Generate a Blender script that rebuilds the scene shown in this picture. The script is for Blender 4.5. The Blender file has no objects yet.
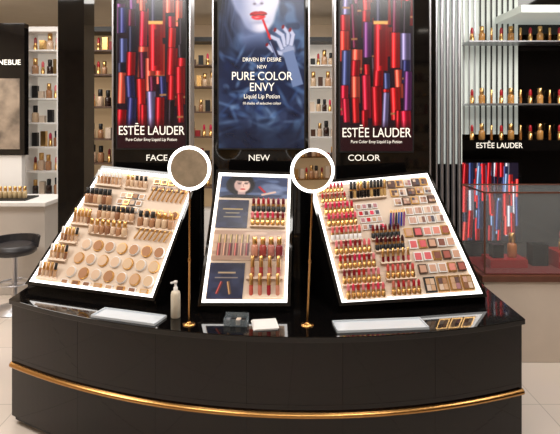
import bpy, math, random
import numpy as np
from mathutils import Vector, Matrix
random.seed(7); np.random.seed(7)
S=bpy.context.scene
try: S.view_settings.view_transform='Standard'
except Exception: pass

# ---------------------------------------------------------------- materials
def lin(c): return tuple(((x/12.92) if x<=0.04045 else ((x+0.055)/1.055)**2.4) for x in c)
_m={}
def mat(name,col,rough=0.5,metal=0.0,emis=0.0,trans=0.0,coat=0.0,noise=0.0,alpha=1.0,spec=None):
    if name in _m: return _m[name]
    m=bpy.data.materials.new(name); m.use_nodes=True
    nt=m.node_tree; b=nt.nodes['Principled BSDF']; c=(*lin(col),1)
    b.inputs['Base Color'].default_value=c
    b.inputs['Roughness'].default_value=rough; b.inputs['Metallic'].default_value=metal
    if emis: b.inputs['Emission Color'].default_value=c; b.inputs['Emission Strength'].default_value=emis
    if trans: b.inputs['Transmission Weight'].default_value=trans
    if coat: b.inputs['Coat Weight'].default_value=coat
    if spec is not None: b.inputs['Specular IOR Level'].default_value=spec
    if alpha<1: b.inputs['Alpha'].default_value=alpha
    if noise:
        n=nt.nodes.new('ShaderNodeTexNoise'); n.inputs['Scale'].default_value=6; n.inputs['Detail'].default_value=6
        tc=nt.nodes.new('ShaderNodeTexCoord'); nt.links.new(tc.outputs['Object'],n.inputs['Vector'])
        r=nt.nodes.new('ShaderNodeValToRGB')
        r.color_ramp.elements[0].position=.3; r.color_ramp.elements[1].position=.7
        r.color_ramp.elements[0].color=(*[x*(1-noise) for x in c[:3]],1)
        r.color_ramp.elements[1].color=(*[min(1,x*(1+noise)) for x in c[:3]],1)
        nt.links.new(n.outputs['Fac'],r.inputs['Fac']); nt.links.new(r.outputs['Color'],b.inputs['Base Color'])
    _m[name]=m; return m
def colmat(prefix,c,**k):
    return mat(prefix+'_%02x%02x%02x'%tuple(int(x*255) for x in c),c,**k)
BLK=mat('black_lacquer',(.04,.034,.034),rough=.05,noise=.1)
BLKC=mat('counter_black_gloss',(.06,.035,.03),rough=.025,noise=.1,spec=.38)
BLKM=mat('black_matte',(.06,.055,.06),rough=.45)
GOLD=mat('gold_metal',(.90,.72,.46),rough=.28,metal=1.0)
GOLDD=mat('dark_gold_trim',(.72,.54,.32),rough=.25,metal=1.0)
SILV=mat('brushed_silver',(.8,.8,.82),rough=.35,metal=1.0,noise=.05)
WHT=mat('white_plastic',(.92,.91,.90),rough=.35)
CREAM=mat('cream_board',(.86,.78,.70),rough=.5,noise=.04)
LED=mat('led_rim',(1,.99,.98),rough=.4,emis=2.2)
RING=mat('ring_lamp',(1,.99,.97),rough=.4,emis=3)
MIRR=mat('mirror_glass',(.95,.95,.94),rough=.01,metal=1.0)
GLASS=mat('clear_acrylic',(.95,.97,.97),rough=.02,alpha=.05,spec=.25)
FROST=mat('frosted_acrylic',(.86,.89,.92),rough=.25,alpha=.9)
WOOD=mat('reddish_wood',(.40,.24,.18),rough=.3,noise=.25)
TXT=mat('sign_letters',(.95,.93,.88),rough=.4,emis=.6)
BEIGE=mat('beige_wall_paint',(.84,.77,.68),rough=.7,noise=.04)

# ---------------------------------------------------------------- mesh builder
class MB:
    def __init__(s): s.v=[];s.f=[];s.m=[];s.s=[];s.mats=[]
    def mi(s,m):
        if m not in s.mats: s.mats.append(m)
        return s.mats.index(m)
    def add(s,vs,fs,m,M=None,smooth=False):
        o=len(s.v); k=s.mi(m)
        for p in vs:
            p=Vector(p); s.v.append(tuple(M@p if M is not None else p))
        for f in fs: s.f.append([i+o for i in f]); s.m.append(k); s.s.append(smooth)
    def box(s,x0,x1,y0,y1,z0,z1,m,M=None):
        s.add([(x0,y0,z0),(x1,y0,z0),(x1,y1,z0),(x0,y1,z0),(x0,y0,z1),(x1,y0,z1),(x1,y1,z1),(x0,y1,z1)],
              [(3,2,1,0),(4,5,6,7),(0,1,5,4),(1,2,6,5),(2,3,7,6),(3,0,4,7)],m,M)
    def lathe(s,pr,m,M=None,n=12,smooth=True,cap=True):
        vs=[];fs=[]
        for r,z in pr:
            for j in range(n):
                a=2*math.pi*j/n; vs.append((r*math.cos(a),r*math.sin(a),z))
        for i in range(len(pr)-1):
            for j in range(n):
                k=(j+1)%n; fs.append((i*n+j,i*n+k,(i+1)*n+k,(i+1)*n+j))
        s.add(vs,fs,m,M,smooth)
        if cap:
            L=len(pr)-1
            s.add([vs[j] for j in range(n)],[tuple(reversed(range(n)))],m,M)
            s.add([vs[L*n+j] for j in range(n)],[tuple(range(n))],m,M)
    def torus(s,R,r,m,M=None,n=48,k=10):
        vs=[];fs=[]
        for i in range(n):
            a=2*math.pi*i/n
            for j in range(k):
                b=2*math.pi*j/k; q=R+r*math.cos(b); vs.append((q*math.cos(a),q*math.sin(a),r*math.sin(b)))
        for i in range(n):
            for j in range(k):
                fs.append((i*k+j,((i+1)%n)*k+j,((i+1)%n)*k+(j+1)%k,i*k+(j+1)%k))
        s.add(vs,fs,m,M,True)
    def prism(s,A,B,m):  # two matching polygons
        n=len(A); s.add(list(A)+list(B),[tuple(range(n)),tuple(reversed(range(n,2*n)))]+[(i,i+n,(i+1)%n+n,(i+1)%n) for i in range(n)],m)
    def build(s,name,parent=None,bevel=0):
        me=bpy.data.meshes.new(name); me.from_pydata(s.v,[],s.f)
        for m in s.mats: me.materials.append(m)
        me.polygons.foreach_set('material_index',s.m); me.polygons.foreach_set('use_smooth',s.s)
        me.update(); o=bpy.data.objects.new(name,me); S.collection.objects.link(o)
        if parent: o.parent=parent
        if bevel:
            b=o.modifiers.new('b','BEVEL'); b.width=bevel; b.segments=2; b.limit_method='ANGLE'
        return o
def empty(name):
    e=bpy.data.objects.new(name,None); e.empty_display_size=.1; S.collection.objects.link(e); return e
def T(x,y,z): return Matrix.Translation((x,y,z))
def text(body,x,y,z,size,m,parent,name='lettering',align='CENTER',rot=None,sx=1.0,extr=.0015):
    c=bpy.data.curves.new(name,'FONT'); c.body=body; c.size=size; c.align_x=align; c.align_y='CENTER'; c.extrude=extr
    c.materials.append(m); o=bpy.data.objects.new(name,c); S.collection.objects.link(o)
    if rot is None: o.location=(x,y,z); o.rotation_euler=(math.pi/2,0,0); o.scale=(sx,1,1)
    else: o.matrix_world=rot
    if parent: o.parent=parent
    return o

# ---------------------------------------------------------------- print canvas (vertex colour artwork)
class Canvas:
    def __init__(s,x0,x1,y0,y1,res,bg):
        s.b=(x0,x1,y0,y1); s.w=max(2,int((x1-x0)*res)); s.h=max(2,int((y1-y0)*res)); s.aa=1.0/res
        s.X,s.Y=np.meshgrid(np.linspace(x0,x1,s.w),np.linspace(y0,y1,s.h)); s.I=np.zeros((s.h,s.w,3))+np.array(bg)
    def _b(s,a,c): a=a[...,None]; s.I=s.I*(1-a)+np.array(c)*a
    def loc(s,cx,cy,ang):
        t=math.radians(ang); dx=s.X-cx; dy=s.Y-cy
        return dx*math.cos(t)+dy*math.sin(t),-dx*math.sin(t)+dy*math.cos(t)
    def rect(s,cx,cy,w,h,c,ang=0,al=1,soft=None):
        u,v=s.loc(cx,cy,ang); d=np.maximum(abs(u)-w/2,abs(v)-h/2); s._b(np.clip(.5-d/(soft or s.aa),0,1)*al,c)
    def tube(s,cx,cy,w,h,c,ang=0,seed=0):  # glossy cylinder artwork (printed picture of a lacquer tube)
        u,v=s.loc(cx,cy,ang); d=np.maximum(abs(u)-w/2,abs(v)-h/2); a=np.clip(.5-d/s.aa,0,1)
        t=np.clip(u/(w/2),-1,1); sh=.45+.65*np.exp(-((t+.35)/.38)**2)+.12*np.exp(-((t-.8)/.15)**2)
        hl=.55*np.exp(-((t+.42)/.13)**2)
        col=np.array(c)[None,None,:]*sh[...,None]+hl[...,None]*.5
        s.I=s.I*(1-a[...,None])+np.clip(col,0,1)*a[...,None]
    def ell(s,cx,cy,rx,ry,c,ang=0,al=1,soft=None):
        u,v=s.loc(cx,cy,ang); d=(np.sqrt((u/rx)**2+(v/ry)**2)-1)*min(rx,ry); s._b(np.clip(.5-d/(soft or s.aa),0,1)*al,c)
    def line(s,pts,w,c,al=1):
        for (a,b),(e,f) in zip(pts[:-1],pts[1:]):
            s.rect((a+e)/2,(b+f)/2,math.hypot(e-a,f-b)+w*.6,w,c,math.degrees(math.atan2(f-b,e-a)),al)
    def blur(s,n=1):
        for _ in range(n):
            P=np.pad(s.I,((1,1),(1,1),(0,0)),'edge')
            s.I=(P[:-2,1:-1]+P[2:,1:-1]+P[1:-1,:-2]+P[1:-1,2:]+2*P[1:-1,1:-1])/6
    def addnoise(s,n,c,al,thr=.5,seed=0):
        r=np.random.RandomState(seed); g=r.rand(n*2+2,n+2)
        fy=(np.linspace(0,n*2,s.h)); fx=np.linspace(0,n,s.w)
        iy=fy.astype(int); ix=fx.astype(int); ty=(fy-iy)[:,None]; tx=(fx-ix)[None,:]
        ty=ty*ty*(3-2*ty); tx=tx*tx*(3-2*tx)
        v=g[iy][:,ix]*(1-ty)*(1-tx)+g[iy+1][:,ix]*ty*(1-tx)+g[iy][:,ix+1]*(1-ty)*tx+g[iy+1][:,ix+1]*ty*tx
        s._b(np.clip((v-thr)*4,0,1)*al,c)
_pm={}
def printmat(em):
    if em in _pm: return _pm[em]
    m=bpy.data.materials.new('printed_poster_%d'%int(em*100)); m.use_nodes=True; nt=m.node_tree; b=nt.nodes['Principled BSDF']
    a=nt.nodes.new('ShaderNodeAttribute'); a.attribute_name='ink'
    nt.links.new(a.outputs['Color'],b.inputs['Base Color']); nt.links.new(a.outputs['Color'],b.inputs['Emission Color'])
    b.inputs['Emission Strength'].default_value=em; b.inputs['Roughness'].default_value=.25
    _pm[em]=m; return m
def printed(name,cv,tl,tr,bl,br,parent,em=.5):
    tl,tr,bl,br=[np.array(p,float) for p in (tl,tr,bl,br)]
    u=np.linspace(0,1,cv.w)[None,:,None]; v=np.linspace(0,1,cv.h)[:,None,None]
    P=(tl*(1-u)+tr*u)*(1-v)+(bl*(1-u)+br*u)*v
    idx=np.arange(cv.w*cv.h).reshape(cv.h,cv.w)
    F=np.stack([idx[1:,:-1],idx[1:,1:],idx[:-1,1:],idx[:-1,:-1]],-1).reshape(-1,4)
    me=bpy.data.meshes.new(name); me.from_pydata(P.reshape(-1,3).tolist(),[],F.tolist())
    at=me.color_attributes.new('ink','FLOAT_COLOR','POINT')
    I=np.clip(cv.I,0,1); L=np.where(I<=.04045,I/12.92,((I+.055)/1.055)**2.4)
    buf=np.ones((cv.w*cv.h,4),np.float32); buf[:,:3]=L.reshape(-1,3); at.data.foreach_set('color',buf.ravel())
    me.materials.append(printmat(em)); me.update()
    o=bpy.data.objects.new(name,me); S.collection.objects.link(o)
    if parent: o.parent=parent
    return o

# ---------------------------------------------------------------- room shell
XL,XR,YF,YB,ZC=-4.6,4.2,-3.2,8.2,3.25
def slab(name,a,m):
    b=MB(); b.box(*a,m); return b.build(name)
fl=bpy.data.materials.new('floor_tile'); fl.use_nodes=True; nt=fl.node_tree; pb=nt.nodes['Principled BSDF']
br=nt.nodes.new('ShaderNodeTexBrick'); tc=nt.nodes.new('ShaderNodeTexCoord'); br.offset=0
br.inputs['Scale'].default_value=1.0; br.inputs['Brick Width'].default_value=.8; br.inputs['Row Height'].default_value=.8
br.inputs['Mortar Size'].default_value=.003
br.inputs['Color1'].default_value=(*lin((.88,.83,.79)),1); br.inputs['Color2'].default_value=(*lin((.87,.82,.77)),1); br.inputs['Mortar'].default_value=(*lin((.74,.70,.66)),1)
nz=nt.nodes.new('ShaderNodeTexNoise'); nz.inputs['Scale'].default_value=3; nz.inputs['Detail'].default_value=8
mx=nt.nodes.new('ShaderNodeMixRGB'); mx.blend_type='MULTIPLY'; mx.inputs['Fac'].default_value=.08
nt.links.new(tc.outputs['Object'],br.inputs['Vector']); nt.links.new(tc.outputs['Object'],nz.inputs['Vector'])
nt.links.new(br.outputs['Color'],mx.inputs['Color1']); nt.links.new(nz.outputs['Color'],mx.inputs['Color2']); nt.links.new(mx.outputs['Color'],pb.inputs['Base Color'])
pb.inputs['Roughness'].default_value=.1
slab('floor',(XL,XR,YF,YB,-.1,0),fl)
slab('ceiling',(XL,XR,YF,YB,ZC,ZC+.1),mat('ceiling_paint',(.9,.87,.82),rough=.8,noise=.02))
slab('wall_back',(XL,XR,YB,YB+.1,0,ZC),BEIGE)
slab('wall_left',(XL-.1,XL,YF,YB,0,ZC),BEIGE)
slab('wall_right',(XR,XR+.1,YF,YB,0,ZC),mat('dark_wall_paint',(.22,.19,.18),rough=.4,noise=.1))
slab('wall_front',(XL,XR,YF-.1,YF,0,ZC),mat('shop_wall_paint',(.80,.73,.64),rough=.7,noise=.2))
slab('baseboard_back',(XL,XR,YB-.02,YB,0,.1),GOLDD)

# ---------------------------------------------------------------- counter
CT=.72
def cf(x): return 2.465+.18*(x-.15)**2
cnt=empty('makeup_counter')
def arcslab(mb,xa,xb,off,z0,z1,m,yb,n=24):
    xs=[xa+(xb-xa)*i/n for i in range(n+1)]
    lo=[(x,cf(x)+off,z0) for x in xs]; hi=[(x,cf(x)+off,z1) for x in xs]
    lb=[(x,yb,z0) for x in xs]; hb=[(x,yb,z1) for x in xs]
    v=lo+hi+lb+hb; N=n+1; f=[]
    for i in range(n):
        f+= [(i,i+1,N+i+1,N+i),(N+i,N+i+1,3*N+i+1,3*N+i),(2*N+i+1,2*N+i,3*N+i,3*N+i+1),(i+1,i,2*N+i,2*N+i+1)]
    f+=[(0,N,3*N,2*N),(n,2*N+n,3*N+n,N+n)]
    mb.add(v,f,m)
b=MB(); arcslab(b,-1.56,1.27,0,CT-.028,CT,BLK,3.95,64); b.build('worktop',cnt,bevel=.003)
b=MB(); arcslab(b,-1.53,1.24,.035,.02,CT-.03,BLKM,3.9,48); b.build('carcass',cnt)
b=MB(); J=[-1.545,-1.07,-.62,-.16,.3,.76,1.255]
for a,c in zip(J[:-1],J[1:]):
    arcslab(b,a+.0006,c-.0006,.014,.39,CT-.030,BLKC,max(cf(a),cf(c))+.05,12)
    arcslab(b,a+.0003,c-.0003,.014,.05,.389,BLKC,max(cf(a),cf(c))+.05,12)
b.build('front_panels',cnt)
b=MB(); xs=[-1.55+2.81*i/64 for i in range(65)]; v=[];f=[]
for x in xs:
    y=cf(x); v+=[(x,y+.016,.333),(x,y-.008,.336),(x,y-.012,.345),(x,y-.008,.354),(x,y+.016,.357)]
for i in range(64):
    for k in range(4): f.append((i*5+k,(i+1)*5+k,(i+1)*5+k+1,i*5+k+1))
b.add(v,f,GOLDD,smooth=True); b.build('gold_band',cnt)
b=MB(); arcslab(b,-1.5,1.22,.07,0,.05,BLKM,3.85,32); b.build('kick_plinth',cnt)

# ---------------------------------------------------------------- tilted displays
class Panel:
    def __init__(s,name,BL,BR,TL,TR):
        s.BL,s.BR,s.TL,s.TR=[Vector(p) for p in (BL,BR,TL,TR)]
        s.e=empty(name)
        s.x=((s.BR-s.BL).normalized()); up=((s.TL+s.TR)-(s.BL+s.BR)).normalized()
        s.n=s.x.cross(up).normalized(); s.up=s.n.cross(s.x).normalized()
        s.W=(s.BR-s.BL).length; s.H=((s.TL+s.TR)/2-(s.BL+s.BR)/2).length
        if s.n.y>0: s.n=-s.n
        s.frame()
    def P(s,u,v,h=0):
        a=s.BL.lerp(s.BR,u); c=s.TL.lerp(s.TR,u); return a.lerp(c,v)+s.n*h
    def flat(s,u,v,h=0,rot=0):
        M=Matrix((( s.x.x,s.up.x,s.n.x,0),(s.x.y,s.up.y,s.n.y,0),(s.x.z,s.up.z,s.n.z,0),(0,0,0,1)))
        return Matrix.Translation(s.P(u,v,h))@M@Matrix.Rotation(rot,4,'Z')
    def stand(s,u,v,h=0,a=22,roll=0):
        a=math.radians(a); z=(s.up*math.cos(a)+s.n*math.sin(a)).normalized(); y=z.cross(s.x)
        M=Matrix(((s.x.x,y.x,z.x,0),(s.x.y,y.y,z.y,0),(s.x.z,y.z,z.z,0),(0,0,0,1)))
        return Matrix.Translation(s.P(u,v,h))@Matrix.Rotation(roll,4,s.n)@M
    def ex(s,du,h):  # outline expanded by du metres, height h
        k=du/s.W; q=du/s.H
        return [s.P(-k,-q,h),s.P(1+k,-q,h),s.P(1+k,1+q,h),s.P(-k,1+q,h)]
    def frame(s):
        def rim(a,b_,h0,h1,m,name):
            b=MB(); A=s.ex(a,h0);B=s.ex(a,h1);C=s.ex(b_,h1);D=s.ex(b_,h0)
            for i in range(4):
                j=(i+1)%4; b.add([A[i],A[j],B[j],B[i],D[i],D[j],C[j],C[i]],[(3,2,6,7),(0,1,2,3),(5,4,7,6),(1,0,4,5)],m)
            b.build(name,s.e)
        b=MB(); A=s.ex(0,-.012); B=s.ex(0,0); b.prism(A,B,CREAM); b.build('board',s.e)
        rim(.006,-.009,-.004,.013,LED,'led_rim')
        rim(.024,.006,-.02,.014,BLK,'outer_frame')
        yb=Vector((-s.n.x,-s.n.y,0)).normalized()*.045
        def side(fb,ft):
            return [fb,ft,ft+yb,Vector((ft.x+yb.x,ft.y+yb.y,CT)),Vector((fb.x,fb.y,CT))]
        o=s.ex(.024,-.012)
        b=MB(); b.prism(side(o[0],o[3]),side(o[1],o[2]),BLK); b.build('body',s.e)
L=Panel('foundation_display_stand',(-1.50,3.146,.775),(-.699,2.863,.775),(-1.17,3.447,1.419),(-.515,3.186,1.385))
C=Panel('lipstick_display_stand',(-.412,2.785,.775),(.032,2.785,.775),(-.367,3.176,1.418),(.061,3.170,1.405))
R=Panel('color_makeup_display_stand',(.332,2.785,.775),(1.127,2.929,.775),(.192,3.119,1.354),(.921,3.281,1.403))

# product primitives (local z = axis of the item)
def lipstick(b,M,c,base=GOLD,s=1.0):
    s*=1.2
    b.lathe([(.0100*s,0),(.0102*s,.028*s),(.0085*s,.029*s)],base,M,10)
    b.lathe([(.0080*s,.029*s),(.0080*s,.040*s)],GOLD,M,10)
    b.lathe([(.0074*s,.040*s),(.0074*s,.058*s),(.0056*s,.066*s),(.0015*s,.071*s)],colmat('lip',c,rough=.3),M,10)
def gloss(b,M,c,cap=BLKM,s=1.0):
    s*=1.12
    b.lathe([(.0080*s,0),(.0085*s,.004*s),(.0085*s,.045*s)],colmat('gloss',c,rough=.15),M,8)
    b.lathe([(.0088*s,.045*s),(.0088*s,.052*s)],GOLD,M,8)
    b.lathe([(.0083*s,.052*s),(.0078*s,.090*s),(.004*s,.093*s)],cap,M,8)
def bottle(b,M,c,cap=BLKM,s=1.0):
    s*=1.15
    b.lathe([(.013*s,0),(.0155*s,.003*s),(.0155*s,.040*s),(.012*s,.046*s),(.006*s,.048*s)],colmat('fluid',c,rough=.2,coat=.5),M,12)
    b.lathe([(.0095*s,.048*s),(.0105*s,.050*s),(.0105*s,.078*s),(.008*s,.080*s)],cap,M,12)
def compact(b,M,c,r=.022,rim=GOLD):
    b.lathe([(r,0),(r*1.02,.008),(r*.93,.012)],rim,M,24,cap=True)
    b.lathe([(r*.86,.0121),(r*.86,.0135)],colmat('powder',c,rough=.7),M,24)
def palette(b,M,cols,w=.04,h=.04,case=WHT,nx=1):
    b.box(-w/2,w/2,-h/2,h/2,0,.010,case,M)
    n=len(cols); ny=math.ceil(n/nx); pw=w*.80/nx; ph=h*.80/ny
    for i,c in enumerate(cols):
        x=-w*.40+pw*(i%nx); y=-h*.40+ph*(i//nx)
        b.box(x+.001,x+pw-.001,y+.001,y+ph-.001,.010,.0115,colmat('powder',c,rough=.7),M)
def pen(b,M,c,l=.09,tip=GOLD):
    b.lathe([(.0055,0),(.0055,l*.8)],colmat('pen',c,rough=.3),M,8); b.lathe([(.0058,l*.8),(.0056,l*.93),(.001,l)],tip,M,8)
def ledge(b,p,u0,u1,v,d=.022,m=CREAM):
    A=[p.P(u0,v-.012),p.P(u1,v-.012),p.P(u1,v+.012),p.P(u0,v+.012)]
    B=[q+p.n*d for q in A]; B[2]=A[2]+p.n*d*.55; B[3]=A[3]+p.n*d*.55
    b.prism(A,B,m)
def rowu(u0,u1,n): return [u0+(u1-u0)*(i+.5)/n for i in range(n)]
SK=[(.80,.64,.50),(.74,.56,.42),(.84,.72,.59),(.68,.49,.35),(.85,.73,.62),(.56,.38,.27)]
RD=[(.74,.05,.12),(.86,.22,.34),(.52,.03,.09),(.88,.40,.42),(.80,.10,.30),(.48,.08,.11),(.90,.50,.52),(.70,.18,.12)]
BRN=mat('brown_shell',(.32,.22,.17),rough=.3)

# --- left (face)
b=MB(); p=L
ledge(b,p,.02,.30,.86)
for u in rowu(.02,.30,7): gloss(b,p.stand(u,.87,.006),random.choice(SK),WHT,.85)
ledge(b,p,.34,.57,.86)
for u in rowu(.34,.57,5): bottle(b,p.stand(u,.87,.006),random.choice(SK),BLKM if u>.45 else GOLD,.8)
for u in rowu(.60,.97,5): palette(b,p.flat(u,.94,0,.05),[random.choice(SK),(.62,.55,.48)],.044,.030,GOLD,2)
for u in rowu(.60,.97,5): palette(b,p.flat(u,.88,0,.05),[random.choice(SK)],.038,.026,BRN)
for i,u in enumerate(rowu(.6,.95,8)): pen(b,p.stand(u+.01,.77,.008,12,-.45),(.76,.56,.32),.085)
ledge(b,p,.03,.30,.68)
for u in rowu(.03,.30,6): bottle(b,p.stand(u,.69,.008),random.choice(SK[1:]),BLKM,1.05)
for v in (.79,.73,.67):
    for i,u in enumerate(rowu(.34,.59,4)): palette(b,p.flat(u,v),[random.choice(SK)],.040,.032,[WHT,GOLD,BRN][i%3])
for i,u in enumerate(rowu(.64,.97,5)): compact(b,p.flat(u,.66),random.choice(SK),.023,GOLD)
b.build('concealers_and_powders',p.e)
b=MB()
ledge(b,p,.03,.21,.5)
for u in rowu(.03,.21,5): gloss(b,p.stand(u,.5,.006,22,-.1),random.choice(SK),GOLD,.95)
ledge(b,p,.24,.60,.57); ledge(b,p,.24,.60,.44)
for u in rowu(.24,.60,8): bottle(b,p.stand(u,.565,.008),random.choice(SK),BLKM,.92)
for u in rowu(.24,.60,7): bottle(b,p.stand(u,.435,.008),random.choice(SK),WHT if int(u*40)%2 else GOLD,.98)
ledge(b,p,.64,.97,.53)
for u in rowu(.64,.97,6): bottle(b,p.stand(u,.54,.006),random.choice(SK),BLKM if u<.8 else GOLD,1.0)
for u in rowu(.65,.95,7): pen(b,p.stand(u,.43,.01,15,-.6),(.78,.58,.32),.075)
for v in (.34,.19,.04):
    ledge(b,p,.02,.19,v)
    for u in rowu(.02,.19,5): gloss(b,p.stand(u,v,.006,22,-.1),random.choice(SK),[WHT,GOLD,BLKM][int(u*100)%3],.9)
b.build('foundation_bottles',p.e)
b=MB()
for vi,v in enumerate((.34,.225,.11)):
    for i,u in enumerate(rowu(.23,.98,7)):
        compact(b,p.flat(u,v),random.choice(SK[:5]),.034,[WHT,GOLD,WHT,GOLD][(i+vi)%4])
for i,u in enumerate(rowu(.23,.97,8)): palette(b,p.flat(u,.03),[random.choice(SK)],.050,.026,[WHT,GOLD][i%2])
b.build('powder_compacts',p.e)

# --- right (color)
b=MB(); p=R
def liprow(b,u0,u1,v,n,cols,base=GOLD,s=1.0,a=24):
    ledge(b,R,u0,u1,v)
    for u in rowu(u0,u1,n): lipstick(b,R.stand(u,v,.008,a),random.choice(cols),base,s)
liprow(b,.03,.24,.91,7,RD[:3],GOLD,.75)
liprow(b,.03,.24,.82,7,[(.80,.5,.4),(.66,.28,.26),(.74,.14,.18)],GOLD,.75)
for v in (.71,.61): liprow(b,.03,.27,v,7,[(.86,.18,.34),(.90,.36,.44),(.78,.06,.18)],GOLD,.95)
liprow(b,.03,.27,.49,7,[(.80,.08,.18),(.90,.42,.42)],WHT,.95)
for v in (.37,.25,.13): liprow(b,.03,.31,v,8,RD,GOLD,.95)
liprow(b,.03,.31,.015,8,RD,GOLD,.95)
for v in (.48,.38): liprow(b,.34,.57,v,7,[(.35,.05,.08),(.5,.06,.1),(.2,.04,.06)],BLKM,.95)
for v in (.15,.02): liprow(b,.35,.57,v,6,[(.82,.30,.28),(.68,.10,.14),(.78,.44,.37)],GOLD,.95)
b.build('lipstick_testers',p.e)
b=MB()
ledge(b,p,.27,.58,.84)
for u in rowu(.27,.58,11): gloss(b,p.stand(u,.835,.006,28),(.10,.08,.08) if random.random()<.6 else (.80,.65,.42),GOLD if random.random()<.45 else BLKM,1.05)
ledge(b,p,.35,.58,.28)
for u in rowu(.35,.58,6): gloss(b,p.stand(u,.27,.006,24),random.choice(RD),GOLD,.82)
for i,u in enumerate(rowu(.51,.64,6)): pen(b,p.stand(u,.57,.01,15,-.15),[(.08,.14,.58),(.55,.22,.45),(.1,.1,.12),(.15,.3,.65)][i%4],.1)
b.build('mascaras_and_pencils',p.e)
b=MB()
EY=[(.70,.54,.46),(.54,.39,.34),(.80,.64,.57),(.40,.29,.27),(.68,.48,.50),(.34,.31,.35),(.74,.60,.46),(.86,.76,.68)]
for v in (.94,.86,.78):
    for i,u in enumerate(rowu(.62,.985,5)): palette(b,p.flat(u,v),[random.choice(EY) for _ in range(4)],.048,.046,[WHT,BRN,GOLD][(i+int(v*100))%3],2)
for v in (.765,.705,.645,.585):
    for u in rowu(.30,.48,4): palette(b,p.flat(u,v),[random.choice(EY+RD[:2])],.030,.032,WHT)
for v in (.69,.61):
    for i,u in enumerate(rowu(.68,.985,4)): palette(b,p.flat(u,v),[random.choice(EY) for _ in range(2)],.052,.048,WHT,2)
for v in (.51,.41,.31,.21):
    for i,u in enumerate(rowu(.61,.985,5)): palette(b,p.flat(u,v),[random.choice([(.84,.38,.40),(.86,.54,.48),(.66,.36,.31),(.52,.32,.26),(.80,.62,.52)])],.050,.052,[WHT,GOLD,BRN,WHT][(i+int(v*10))%4])
for u in rowu(.61,.985,4): palette(b,p.flat(u,.085),[random.choice(EY+SK) for _ in range(4)],.066,.085,BLKM if u<.75 else GOLD,2)
b.build('eyeshadow_palettes',p.e)

# --- centre (new)
b=MB(); p=C
def centrerow(b,v,u0,u1,n,cols,base,s=1):
    ledge(b,C,u0,u1,v)
    for u in rowu(u0,u1,n): lipstick(b,C.stand(u,v,.008,24),random.choice(cols),base,s)
centrerow(b,.68,.49,.96,7,[(.40,.03,.10),(.62,.06,.12),(.48,.10,.26)],BLKM,1.0)
centrerow(b,.57,.49,.96,7,RD,GOLD,.95)
b.build('lipstick_testers',p.e)
b=MB()
ledge(b,p,.50,.96,.17);ledge(b,p,.50,.96,.04)
for i,u in enumerate(rowu(.52,.95,4)):
    gloss(b,p.stand(u,.04,.006,22),[(.80,.36,.3),(.84,.5,.42),(.66,.16,.2),(.86,.58,.48)][i],GOLD,1.15)
    gloss(b,p.stand(u,.17,.006,22),[(.8,.5,.4),(.72,.28,.28),(.82,.52,.46),(.76,.4,.4)][i],GOLD,1.15)
for i,u in enumerate(rowu(.53,.95,4)): bottle(b,p.stand(u,.33,.012,18),[(.86,.6,.5),(.70,.30,.28),(.78,.5,.45),(.56,.2,.22)][i],GOLD,1.15)
b.build('lip_gloss_testers',p.e)
def quadprint(nm,cv,u0,u1,v0,v1,h=.004,em=.08):
    cv.blur(1)
    printed(nm,cv,C.P(u0,v1,h),C.P(u1,v1,h),C.P(u0,v0,h),C.P(u1,v0,h),C.e,em)
cv=Canvas(0,80,0,40,2.5,(.16,.21,.34)); cv.addnoise(5,(.38,.46,.62),.7,seed=2)
cv.ell(24,16,17,19,(.06,.05,.08),0,1,3); cv.rect(26,30,9,12,(.68,.58,.58)); cv.ell(26,17,9.5,13,(.86,.74,.70),-6,1,2)
cv.ell(21,18,4,9,(.66,.54,.54),0,.6,3)
cv.ell(27,24,3.0,1.3,(.68,.06,.10)); cv.ell(22.5,14,2.4,1,(.12,.08,.1)); cv.ell(30.5,13.6,2.4,1,(.12,.08,.1)); cv.line([(19.5,11),(25,11)],.8,(.1,.07,.08)); cv.line([(28.5,10.8),(33.5,11)],.8,(.1,.07,.08)); cv.line([(27,15),(27.6,19.5)],.8,(.6,.46,.46))
cv.ell(26,42,26,8,(.05,.07,.15)); cv.ell(26,4,12,5,(.06,.05,.07))
cv.ell(62,22,14,9,(.5,.57,.72),20,.6,4); cv.rect(50,24,3,14,(.66,.06,.12),-35); cv.rect(58,31,18,3.4,(.80,.68,.64),-20)
quadprint('model_photo_card',cv,.03,.97,.80,.985)
cv=Canvas(0,40,0,36,2.5,(.10,.12,.22)); cv.addnoise(4,(.17,.20,.34),.6,seed=5)
cv.rect(20,12,26,1.6,(.7,.6,.4)); cv.rect(20,17,18,1.2,(.6,.55,.45)); cv.rect(20,22,22,1.2,(.6,.55,.45))
quadprint('envy_blue_card',cv,.03,.45,.55,.78)
cv=Canvas(0,90,0,36,2.5,(.66,.53,.45)); cv.addnoise(6,(.80,.68,.58),.8,seed=9)
for i in range(6):
    x=8+i*7; cv.tube(x,23,5,15,[(.72,.32,.28),(.8,.55,.45),(.55,.18,.18)][i%3]); cv.tube(x,10,3.6,10,(.80,.64,.4))
quadprint('product_photo_card',cv,.03,.97,.30,.53)
cv=Canvas(0,40,0,36,2.5,(.11,.13,.24)); cv.addnoise(4,(.19,.23,.36),.6,seed=6); cv.rect(20,10,20,1.6,(.75,.65,.5)); cv.rect(20,15,26,1,(.6,.55,.5)); cv.tube(13,25,3.4,13,(.7,.26,.26),20); cv.tube(24,25,3.4,13,(.74,.54,.34),-15)
quadprint('gloss_blue_card',cv,.03,.47,.02,.28)

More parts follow.
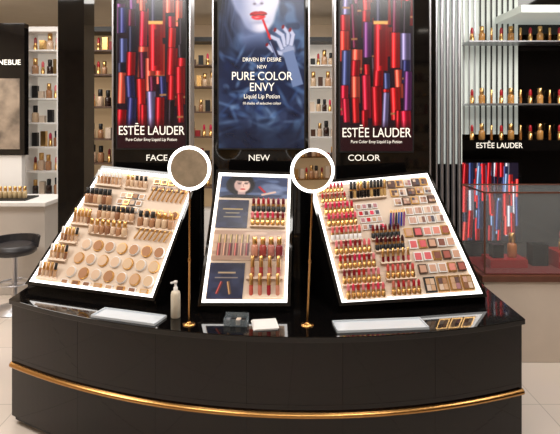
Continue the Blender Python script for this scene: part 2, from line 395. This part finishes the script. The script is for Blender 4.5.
# ---------------------------------------------------------------- towers with light-box posters
TY=3.6
def tower(name,x0,x1,px0,px1,pz0,label,lx,cv,em):
    e=empty(name); b=MB(); b.box(x0,x1,TY,TY+.14,CT,3.05,BLK); b.build('tower_body',e,bevel=.004)
    b=MB()
    for xx in (x0,x1):
        b.box(xx-.005,xx+.005,TY-.010,TY+.15,CT,3.05,SILV)
    b.build('edge_trim',e)
    b=MB(); w=.01
    b.box(px0-w,px1+w,TY-.014,TY-.001,pz0-w,2.9+w,BLKM); b.build('lightbox_frame',e)
    printed('poster',cv,(px0,TY-.016,2.9),(px1,TY-.016,2.9),(px0,TY-.016,pz0),(px1,TY-.016,pz0),e,em)
    text(label,lx,TY-.006,1.487,.060,TXT,e,'header_lettering',sx=1.08)
    return e
def lipposter(seed,x0,x1,y1):
    cv=Canvas(x0,x1,-46,y1,2.4,(.10,.05,.10)); r=random.Random(seed); w=x1-x0
    red=[(.84,.10,.12),(.90,.22,.18),(.68,.04,.09),(.92,.34,.26),(.78,.08,.20)]
    cool=[(.16,.17,.40),(.10,.10,.20),(.42,.18,.44),(.26,.30,.52),(.10,.06,.10),(.50,.46,.66),(.34,.06,.18)]
    for y0 in range(-60,int(y1)-14,22):
        n=7
        for i in range(n):
            cx=x0+w*(i+.5)/n+r.uniform(-2,2); cy=y0+r.uniform(-10,14); h=r.uniform(22,46); ww=r.uniform(6,11); a=r.uniform(-3,3)
            c=r.choice(red) if r.random()<.62 else r.choice(cool)
            cv.rect(cx,cy,ww+1.2,h+1.2,(.05,.03,.06),a,.7); cv.tube(cx,cy,ww,h,c,a)
            if r.random()<.3: cv.rect(cx,cy+h*.3,ww,2.0,(.55,.38,.24),a)
    for cx,cy in ((x0+w*.56,-6),):
        cv.tube(cx,cy,14,56,(.10,.09,.18)); cv.rect(cx,cy+29,14.5,3.4,(.80,.62,.34)); cv.tube(cx,cy+54,14,46,(.76,.05,.10)); cv.rect(cx,cy+54,3,36,(.30,.02,.05),0,.8)
    cv.blur(2)
    cv.rect((x0+x1)/2,y1-8,w+4,34,(.13,.03,.06),0,.93,12)
    return cv
e=tower('lightbox_tower',-1.156,-.623,-1.1215,-.651,1.556,'FACE',-.852,lipposter(3,118,186,148),.5)
text('ESTĒE LAUDER',-.886,TY-.019,1.675,.088,TXT,e,'brand_lettering',sx=.78)
text('Pure Color Envy Liquid Lip Potion',-.886,TY-.019,1.615,.030,TXT,e,'caption_lettering',sx=.85,extr=.0005)
e=tower('lightbox_tower',.381,1.038,.415,.914,1.535,'COLOR',.58,lipposter(11,340,412,151),.5)
text('ESTĒE LAUDER',.664,TY-.019,1.660,.092,TXT,e,'brand_lettering',sx=.78)
text('Pure Color Envy Liquid Lip Potion',.664,TY-.019,1.60,.030,TXT,e,'caption_lettering',sx=.85,extr=.0005)
# centre portrait
cv=Canvas(219,304,-46,150,2.6,(.15,.20,.32))
cv.addnoise(5,(.32,.43,.58),.75,.4,1); cv.addnoise(12,(.06,.09,.19),.6,.5,2)
cv.ell(246,-14,34,46,(.05,.06,.11),10,1,9)                       # hair
cv.ell(227,34,10,32,(.07,.10,.18),14,.9,9)
for i in range(14):
    q=random.Random(i+50); x=q.uniform(222,238); cv.line([(x+6,-30),(x,0),(x-3+q.uniform(-3,3),26),(x+q.uniform(-5,5),48)],.8,(.20,.25,.38),.5)
cv.rect(257,50,26,34,(.36,.42,.57),-14,1,7)                      # neck
cv.ell(255,-10,25,36,(.72,.73,.81),-8,1,3)                       # cranium and cheeks
cv.ell(258,14,17,20,(.72,.73,.81),-6,1,3)                       # jaw
cv.ell(238,2,8,28,(.42,.47,.63),-8,.7,12)                       # side shade
cv.ell(248,28,9,6,(.45,.50,.66),35,.6,8)
cv.ell(266,-4,10,18,(.87,.86,.90),0,.6,10)
cv.ell(261,28,6,4,(.84,.82,.87),0,.7,5)
cv.ell(258.5,23.6,6,1.5,(.50,.50,.62),-4,.6,2.5)
for ex,ey in ((246,-18),(269,-16)):
    cv.ell(ex,ey,6,2.6,(.9,.92,.95),6); cv.ell(ex,ey,2.4,2.4,(.12,.2,.35)); cv.line([(ex-6,ey-1),(ex,ey-3),(ex+6,ey)],1.2,(.05,.05,.08)); cv.line([(ex-7,ey-8),(ex,ey-10),(ex+7,ey-7)],1.6,(.12,.10,.13))
cv.line([(257,-14),(254,0)],1.6,(.58,.60,.72),.6); cv.ell(258,4,5.5,3.0,(.58,.59,.71),-4,.7,3); cv.ell(254.7,5,1.4,.8,(.26,.2,.28),0,.9,1); cv.ell(261.8,4.6,1.4,.8,(.26,.2,.28),0,.9,1); cv.ell(258,1.5,2.4,3,(.90,.89,.93),0,.7,3)
cv.blur(3)
cv.ell(254.8,14.6,4.8,1.9,(.62,.03,.09),-12); cv.ell(262.2,14.3,4.8,1.9,(.62,.03,.09),8); cv.ell(258.5,17.8,6.8,3.2,(.80,.08,.13),-3,1,1); cv.line([(250.3,16.2),(255,16.4),(259,15.7),(263,16.2),(266.7,15.4)],.8,(.22,.01,.04)); cv.ell(257,18.6,2.6,.7,(1,.62,.64),-4,.8,1)
cv.ell(262,78,42,34,(.06,.10,.21),0,.92,16)                      # dress
for i in range(120):
    r=random.Random(i); cx=r.uniform(221,302); cy=r.uniform(46,148); cv.ell(cx,cy,r.uniform(2,9),r.uniform(.7,2.6),r.choice([(.20,.31,.50),(.30,.42,.60),(.04,.06,.14),(.07,.11,.25),(.42,.54,.70)]),r.uniform(-70,70),.6,2.5)
cv.ell(287,51,8,8,(.54,.58,.70),-20,1,3); cv.line([(289,56),(297,84)],11,(.38,.45,.60))  # hand
for a,b2,c2,d in ((282,50,269,37),(285,47,275,31),(288,45,283,28),(291,46,290,31)):
    mx_,my_=(a+c2)/2+2.5,(b2+d)/2-2.5
    cv.line([(a,b2),(mx_,my_),(c2,d)],4.8,(.30,.35,.50)); cv.line([(a,b2),(mx_,my_),(c2,d)],3.5,(.68,.70,.80)); cv.ell(c2,d,1.4,2.2,(.42,.03,.09),20)
cv.line([(281,55),(273,52),(268,47)],3.6,(.64,.67,.78)); cv.ell(267,46,1.3,1.9,(.42,.03,.09),30)
cv.line([(263,21),(271,42)],2,(.74,.07,.11)); cv.line([(271,42),(278,60)],3.8,(.09,.10,.22)); cv.line([(270,43),(277,60)],1,(.5,.55,.7))
cv.rect(262,142,90,30,(.05,.08,.16),0,.75,16); cv.blur(2)
e=tower('lightbox_tower',-.464,.201,-.422,.166,1.556,'NEW',-.145,cv,.5)
for t,z,s in (('DRIVEN BY DESIRE',2.165,.038),('NEW',2.115,.034),('PURE COLOR',2.05,.082),('ENVY',1.975,.082),('Liquid Lip Potion',1.912,.043),('10 shades of seductive colour',1.865,.026)):
    text(t,-.125,TY-.019,z,s,TXT,e,'poster_lettering',sx=.85,extr=.0005)

# ---------------------------------------------------------------- ring mirrors
def ring_mirror(x,y,xb,z,r,tilt):
    e=empty('ring_light_mirror'); M=T(x,y,z)@Matrix.Rotation(tilt,4,'Z')@Matrix.Rotation(math.pi/2,4,'X')
    b=MB(); b.lathe([(r*.86,-.003),(r*.86,.004)],MIRR,M,48,smooth=False); b.build('mirror_disc',e)
    b=MB(); b.torus(r*.925,r*.075,RING,M); b.build('light_ring',e)
    b=MB(); b.lathe([(r*.95,-.012),(r*.95,-.004)],GOLD,M,48); b.build('back_plate',e)
    b=MB(); ptop=Vector((x,y+.012,z-r*.9)); pb_=Vector((xb,y+.012,CT+.008)); d=ptop-pb_
    Mp=Matrix.Translation(pb_)@d.to_track_quat('Z','Y').to_matrix().to_4x4()
    b.lathe([(.0055,0),(.0055,d.length*.45),(.0075,d.length*.455),(.0075,d.length*.475),(.0045,d.length*.48),(.0045,d.length)],GOLDD,Mp,12)
    b.lathe([(.033,0),(.033,.004),(.012,.008),(.007,.015)],GOLDD,T(xb,y+.012,CT),28); b.build('gold_stand',e)
ring_mirror(-.455,2.61,-.458,1.508,.112,-.12)
ring_mirror(.163,2.60,.137,1.497,.112,.1)

# ---------------------------------------------------------------- bottle, trays, cards
b=MB(); M=T(-.545,2.715,CT)@Matrix.Rotation(-.9,4,'Z'); b.lathe([(.022,0),(.025,.004),(.025,.12),(.021,.135),(.010,.142)],mat('lotion_bottle',(.84,.80,.72),rough=.3),M,24)
b.lathe([(.011,.142),(.011,.158),(.006,.160),(.006,.178),(.010,.180),(.010,.190),(.003,.192)],WHT,M,16); b.box(-.005,.005,-.028,0,.180,.188,WHT,M)
b.build('pump_bottle')
def tray(x,y,w,d,rot,m,name):
    b=MB(); M=T(x,y,CT)@Matrix.Rotation(rot,4,'Z'); t=.004;h=.012
    b.box(-w/2,w/2,-d/2,d/2,0,.004,m,M)
    for q in ((-w/2,w/2,-d/2,-d/2+t),(-w/2,w/2,d/2-t,d/2),(-w/2,-w/2+t,-d/2,d/2),(w/2-t,w/2,-d/2,d/2)): b.box(*q,.004,h,m,M)
    b.build(name)
tray(-.79,2.715,.38,.12,-.31,FROST,'acrylic_tray')
tray(.50,2.60,.46,.13,.10,FROST,'acrylic_tray')
b=MB(); M=T(-.08,2.61,CT)@Matrix.Rotation(.15,4,'Z')
for i in range(5): b.box(-.06+.002*i,.06+.002*i,-.065,.065,.0015*i,.0015*i+.001,WHT,M)
b.build('paper_cards')
b=MB(); M=T(-.22,2.62,CT)@Matrix.Rotation(-.1,4,'Z'); GL2=mat('tinted_acrylic',(.6,.65,.68),rough=.05,alpha=.35)
b.box(-.06,.06,-.03,.03,0,.004,GL2,M); b.box(-.06,.06,-.03,-.027,.004,.035,GL2,M); b.box(-.06,.06,.027,.03,.004,.05,GL2,M); b.box(-.06,-.057,-.027,.027,.004,.035,GL2,M); b.box(.057,.06,-.027,.027,.004,.035,GL2,M)
for i in range(4): b.box(-.052+.026*i,-.03+.026*i,-.02,.02,.004,.028,[SILV,BLKM,CREAM,BLKM][i],M)
b.build('sample_holder')

# ---------------------------------------------------------------- columns
LP=mat('lit_panel',(.84,.87,.84),rough=.5,emis=.3)
slab('black_column',(-1.70,-1.50,3.98,4.2,0,ZC),BLK)
b=MB(); b.box(1.05,1.20,4.0,4.15,0,ZC,BLK); b.build('black_column')
b=MB(); 
for i in range(5): b.lathe([(.016,0),(.016,ZC)],SILV,T(1.235+i*.046,4.12,0),12)
b.box(1.215,1.45,4.14,4.17,1.4,ZC,LP); b.box(1.215,1.45,4.14,4.17,0,1.4,BLK); b.build('fluted_silver_pilaster')

# ---------------------------------------------------------------- right wall bay
e=empty('wall_display_bay'); b=MB()
b.box(1.40,3.0,4.75,4.85,0,ZC,BLK); b.build('black_back_panel',e)
b=MB(); 
b.box(1.50,2.16,4.72,4.75,1.62,ZC,LP)
for i in range(13): b.box(1.51+i*.05,1.518+i*.05,4.70,4.72,1.62,ZC,BLKM if i>5 else SILV)
b.build('lit_slat_panel',e)
b=MB()
for z in (1.88,2.42): b.box(1.62,2.75,4.45,4.70,z,z+.012,SILV)
b.box(1.55,2.9,4.42,4.72,1.49,1.58,BLK)
b.build('shelves',e)
b=MB()
for z in (1.892,2.432,1.58):
    for i in range(12):
        x=1.68+i*.085
        if i%3==0: lipstick(b,T(x,4.55,z),(.7,.1,.15),GOLD,1.5)
        elif i%3==1: bottle(b,T(x,4.55,z),(.76,.55,.30),GOLD,1.5)
        else: gloss(b,T(x,4.55,z),(.62,.40,.2),GOLD,1.2)
b.build('gold_cosmetic_bottles',e)
text('ESTĒE LAUDER',1.86,4.41,1.532,.066,TXT,e,'brand_lettering',sx=.9)
cv2=Canvas(0,60,0,70,2.5,(.10,.08,.14)); r=random.Random(4)
for i in range(60):
    c=r.choice([(.80,.08,.11),(.88,.20,.18),(.18,.24,.46),(.46,.58,.76),(.8,.8,.88),(.12,.10,.20),(.64,.05,.09),(.82,.08,.11)]); cv2.tube(r.uniform(0,60),r.uniform(0,70),r.uniform(3.5,7),r.uniform(14,34),c,r.uniform(-4,4))
b=MB(); b.box(1.53,2.09,4.50,4.75,.68,1.41,BLK); b.build('lower_lightbox',e)
printed('lower_poster',cv2,(1.56,4.495,1.38),(2.06,4.495,1.38),(1.56,4.495,.71),(2.06,4.495,.71),e,.8)
b=MB(); b.box(1.95,3.0,4.2,4.75,2.62,2.68,LP); b.build('lit_canopy',e)

# ---------------------------------------------------------------- glass case on pedestal
e=empty('glass_display_case')
b=MB(); b.box(1.47,2.35,3.75,4.25,0,.585,mat('pedestal_white',(.84,.78,.72),rough=.35,noise=.03)); b.build('pedestal',e,bevel=.005)
b=MB(); b.box(1.45,2.37,3.73,4.27,.585,.63,WOOD); b.box(1.49,2.33,3.77,4.23,.63,.64,mat('red_felt',(.40,.09,.08),rough=.9)); b.build('wood_base',e,bevel=.004)
b=MB(); x0,x1,y0,y1,z0,z1=1.48,2.34,3.76,4.24,.64,1.22; t=.006
b.box(x0,x1,y0,y0+t,z0,z1,GLASS); b.box(x0,x1,y1-t,y1,z0,z1,GLASS); b.box(x0,x0+t,y0+t,y1-t,z0,z1,GLASS); b.box(x1-t,x1,y0+t,y1-t,z0,z1,GLASS); b.box(x0,x1,y0,y1,z1,z1+t,GLASS); b.build('glass_panes',e)
b=MB(); q=.005
for xx in (x0,x1):
    for yy in (y0,y1): b.box(xx-q,xx+q,yy-q,yy+q,z0,z1+.01,WOOD)
for yy in (y0,y1): b.box(x0,x1,yy-q,yy+q,z1,z1+.010,WOOD)
for xx in (x0,x1): b.box(xx-q,xx+q,y0,y1,z1,z1+.010,WOOD)
b.build('case_edges',e)
b=MB(); RED=mat('red_box',(.60,.06,.05),rough=.3)
b.box(1.58,1.86,3.90,4.08,.64,.70,RED); b.box(1.92,2.04,3.95,4.05,.64,.80,BLKM); b.box(2.08,2.28,3.88,4.06,.64,.76,RED); b.box(1.62,1.70,3.95,4.03,.70,.80,BLKM)
bottle(b,T(1.78,3.99,.70),(.7,.42,.2),GOLD,2.0); lipstick(b,T(2.15,3.97,.76),(.7,.05,.08),GOLD,1.8); gloss(b,T(2.22,3.97,.76),(.6,.1,.1),GOLD,1.6)
b.build('displayed_gift_sets',e)

# ---------------------------------------------------------------- left background: shop
e=empty('perfume_wall_sign'); b=MB(); b.box(-3.45,-2.90,5.90,6.0,1.35,2.85,BLK); b.build('sign_board',e)
b=MB(); b.box(-3.40,-2.95,5.885,5.90,1.42,2.22,mat('warm_photo_panel',(.52,.46,.40),rough=.4,noise=.6,emis=.2)); b.build('photo_panel',e)
text('NEBUE',-3.06,5.88,2.40,.085,TXT,e,'sign_lettering')
b=MB(); b.box(-3.3,-2.94,5.92,6.0,0,1.35,WHT); b.build('sign_post',e)

def shelf_unit(x0,x1,y,zs,back,seed,name='cosmetics_shelf_unit',shelfm=None,side=None):
    e=empty(name); r=random.Random(seed); b=MB(); shelfm=shelfm or WHT; side=side or BLKM
    b.box(x0,x1,y+.32,y+.36,0,2.9,back); b.box(x0,x0+.03,y,y+.32,0,2.9,side); b.box(x1-.03,x1,y,y+.32,0,2.9,side); b.box(x0+.03,x1-.03,y,y+.32,2.84,2.9,side)
    b.box(x0+.03,x1-.03,y,y+.32,0,.5,WHT)
    for z in zs: b.box(x0+.03,x1-.03,y+.02,y+.32,z,z+.02,shelfm)
    b.build('cabinet',e); b=MB()
    for z in zs:
        x=x0+.08
        while x<x1-.08:
            k=r.random(); M=T(x,y+.15,z+.02)
            if k<.4: bottle(b,M,r.choice(SK+[(.2,.12,.1)]),r.choice([GOLD,BLKM]),r.uniform(1.8,2.4))
            elif k<.75: b.box(-.032,.032,-.03,.03,0,r.uniform(.08,.2),r.choice([GOLD,CREAM,BLKM,BRN,colmat('pack',(.6,.1,.12))]),M)
            else: lipstick(b,M,r.choice(RD),GOLD,2.0)
            x+=r.uniform(.075,.11)
    b.build('boxed_cosmetics',e)
    return e
WARM=mat('warm_lit_back',(.80,.68,.52),rough=.6,emis=.25)
WLB=mat('white_lit_back',(.90,.87,.82),rough=.6,emis=.32)
DK=mat('dark_brown_back',(.34,.25,.20),rough=.5,noise=.2)
zs=[.8,1.15,1.5,1.85,2.2,2.5]
shelf_unit(-3.16,-2.72,6.4,[.8,1.1,1.4,1.7,2.0,2.3,2.6],WLB,1,side=WHT); shelf_unit(-2.62,-2.02,6.4,[.8,1.2,1.5,1.9,2.3,2.6],WARM,2,shelfm=DK)
shelf_unit(-1.5,-.5,7.2,zs,WARM,3,shelfm=DK); shelf_unit(.2,1.2,7.2,zs,WLB,4,shelfm=WHT); shelf_unit(-4.5,-3.5,6.6,zs,WLB,5,side=WHT)
e=shelf_unit(-2.2,-.2,0,zs,WLB,8,shelfm=GOLDD); e.rotation_euler=(0,0,math.pi); e.location=(-1.6,YF+.37,0)  # unseen glowing shelves behind the camera, added for mirror and counter reflections
e=shelf_unit(-2.2,-.2,0,zs,WARM,9,shelfm=GOLDD); e.rotation_euler=(0,0,math.pi); e.location=(1.0,YF+.37,0)  # second unseen glowing unit, added for the ring mirrors to reflect
e=empty('service_counter'); b=MB(); b.box(-3.9,-2.3,5.1,5.7,.90,.94,WHT); b.box(-3.8,-2.35,5.2,5.65,0,.90,mat('pale_cabinet',(.78,.75,.72),rough=.3,noise=.03)); b.build('cabinet',e,bevel=.005)
b=MB(); b.box(-3.1,-2.55,5.2,5.5,.94,.955,BLKM); 
for i in range(10): bottle(b,T(-3.05+i*.05,5.3,.955),(.75,.66,.5),GOLD,1.3)
b.build('tester_tray',e)
LEA=mat('dark_leather',(.16,.15,.16),rough=.4)
def stool(x,y):
    e=empty('salon_stool'); b=MB(); M=T(x,y,0)
    b.lathe([(.17,.52),(.19,.535),(.19,.58),(.15,.605)],LEA,M,28); b.build('seat',e)
    b=MB(); b.lathe([(.2,0),(.2,.012),(.04,.03),(.025,.05),(.025,.52)],SILV,M,28)
    b.torus(.13,.009,SILV,M@T(0,0,.25)); 
    for a in (0,math.pi/2,math.pi,3*math.pi/2): b.box(.02,.13,-.006,.006,.244,.256,SILV,M@Matrix.Rotation(a,4,'Z'))
    b.build('pedestal_base',e)
    b=MB(); 
    for i in range(9):
        a0=math.radians(20+i*15.5); a1=math.radians(20+(i+1)*15.5)
        A=[(.18*math.cos(a0),.18*math.sin(a0),.56),(.20*math.cos(a0),.20*math.sin(a0),.56),(.22*math.cos(a0),.22*math.sin(a0),.66),(.20*math.cos(a0),.20*math.sin(a0),.66)]
        B=[(.18*math.cos(a1),.18*math.sin(a1),.56),(.20*math.cos(a1),.20*math.sin(a1),.56),(.22*math.cos(a1),.22*math.sin(a1),.66),(.20*math.cos(a1),.20*math.sin(a1),.66)]
        b.prism([M@Vector(q) for q in A],[M@Vector(q) for q in B],LEA)
    b.build('low_backrest',e)
stool(-2.45,4.8)

# ---------------------------------------------------------------- lights
def area(x,y,z,sx,sy,p,tx,ty,tz,c=(1,.96,.91),nm='light'):
    l=bpy.data.lights.new(nm,'AREA'); l.shape='RECTANGLE'; l.size=sx; l.size_y=sy; l.energy=p; l.color=c
    o=bpy.data.objects.new(nm,l); o.location=(x,y,z); o.rotation_euler=(Vector((tx,ty,tz))-Vector((x,y,z))).to_track_quat('-Z','Y').to_euler(); S.collection.objects.link(o)
b=MB(); CL=mat('ceiling_lamp',(1,.96,.9),emis=4)
for x in (-2.4,-.8,.8,2.4):
    for y in (-1.5,.8,2.2,5.2,6.2):
        b.lathe([(.09,ZC-.012),(.09,ZC-.001)],CL,T(x,y,0),24)
b.build('recessed_downlights')
area(-1.2,1.8,3.1,.8,.2,21,-.9,3,1,nm='track_light'); area(1.0,1.8,3.1,.8,.2,20,.7,3,1,nm='track_light'); area(0,1.3,3.15,.8,.3,12,0,3,1,nm='track_light')
area(-3,5,3.15,2,1.5,62,-3,5,0,nm='shop_light'); area(0,6,3.15,2.5,1.2,38,0,6.4,0,nm='shop_light'); area(2.4,3.2,3.15,1.2,1,45,2.4,3.4,0,nm='shop_light'); area(0,-1.4,3.15,4,1.6,75,0,-2.6,0,nm='shop_light'); area(-2.8,2.5,3.15,1,1,48,-2.8,2.6,0,nm='shop_light')  # the light behind the camera is added to brighten what the mirrors reflect
w=bpy.data.worlds.new('World'); S.world=w; w.use_nodes=True; w.node_tree.nodes['Background'].inputs[0].default_value=(1,.93,.85,1); w.node_tree.nodes['Background'].inputs[1].default_value=.3

# ---------------------------------------------------------------- camera
cd=bpy.data.cameras.new('cam'); co=bpy.data.objects.new('camera',cd); S.collection.objects.link(co)
cd.sensor_fit='HORIZONTAL'; cd.sensor_width=36; cd.lens=36*520/560; cd.shift_y=-(217-120)/560
co.location=(0,0,1.75); co.rotation_euler=(math.pi/2,0,0); cd.clip_start=.05
S.camera=co
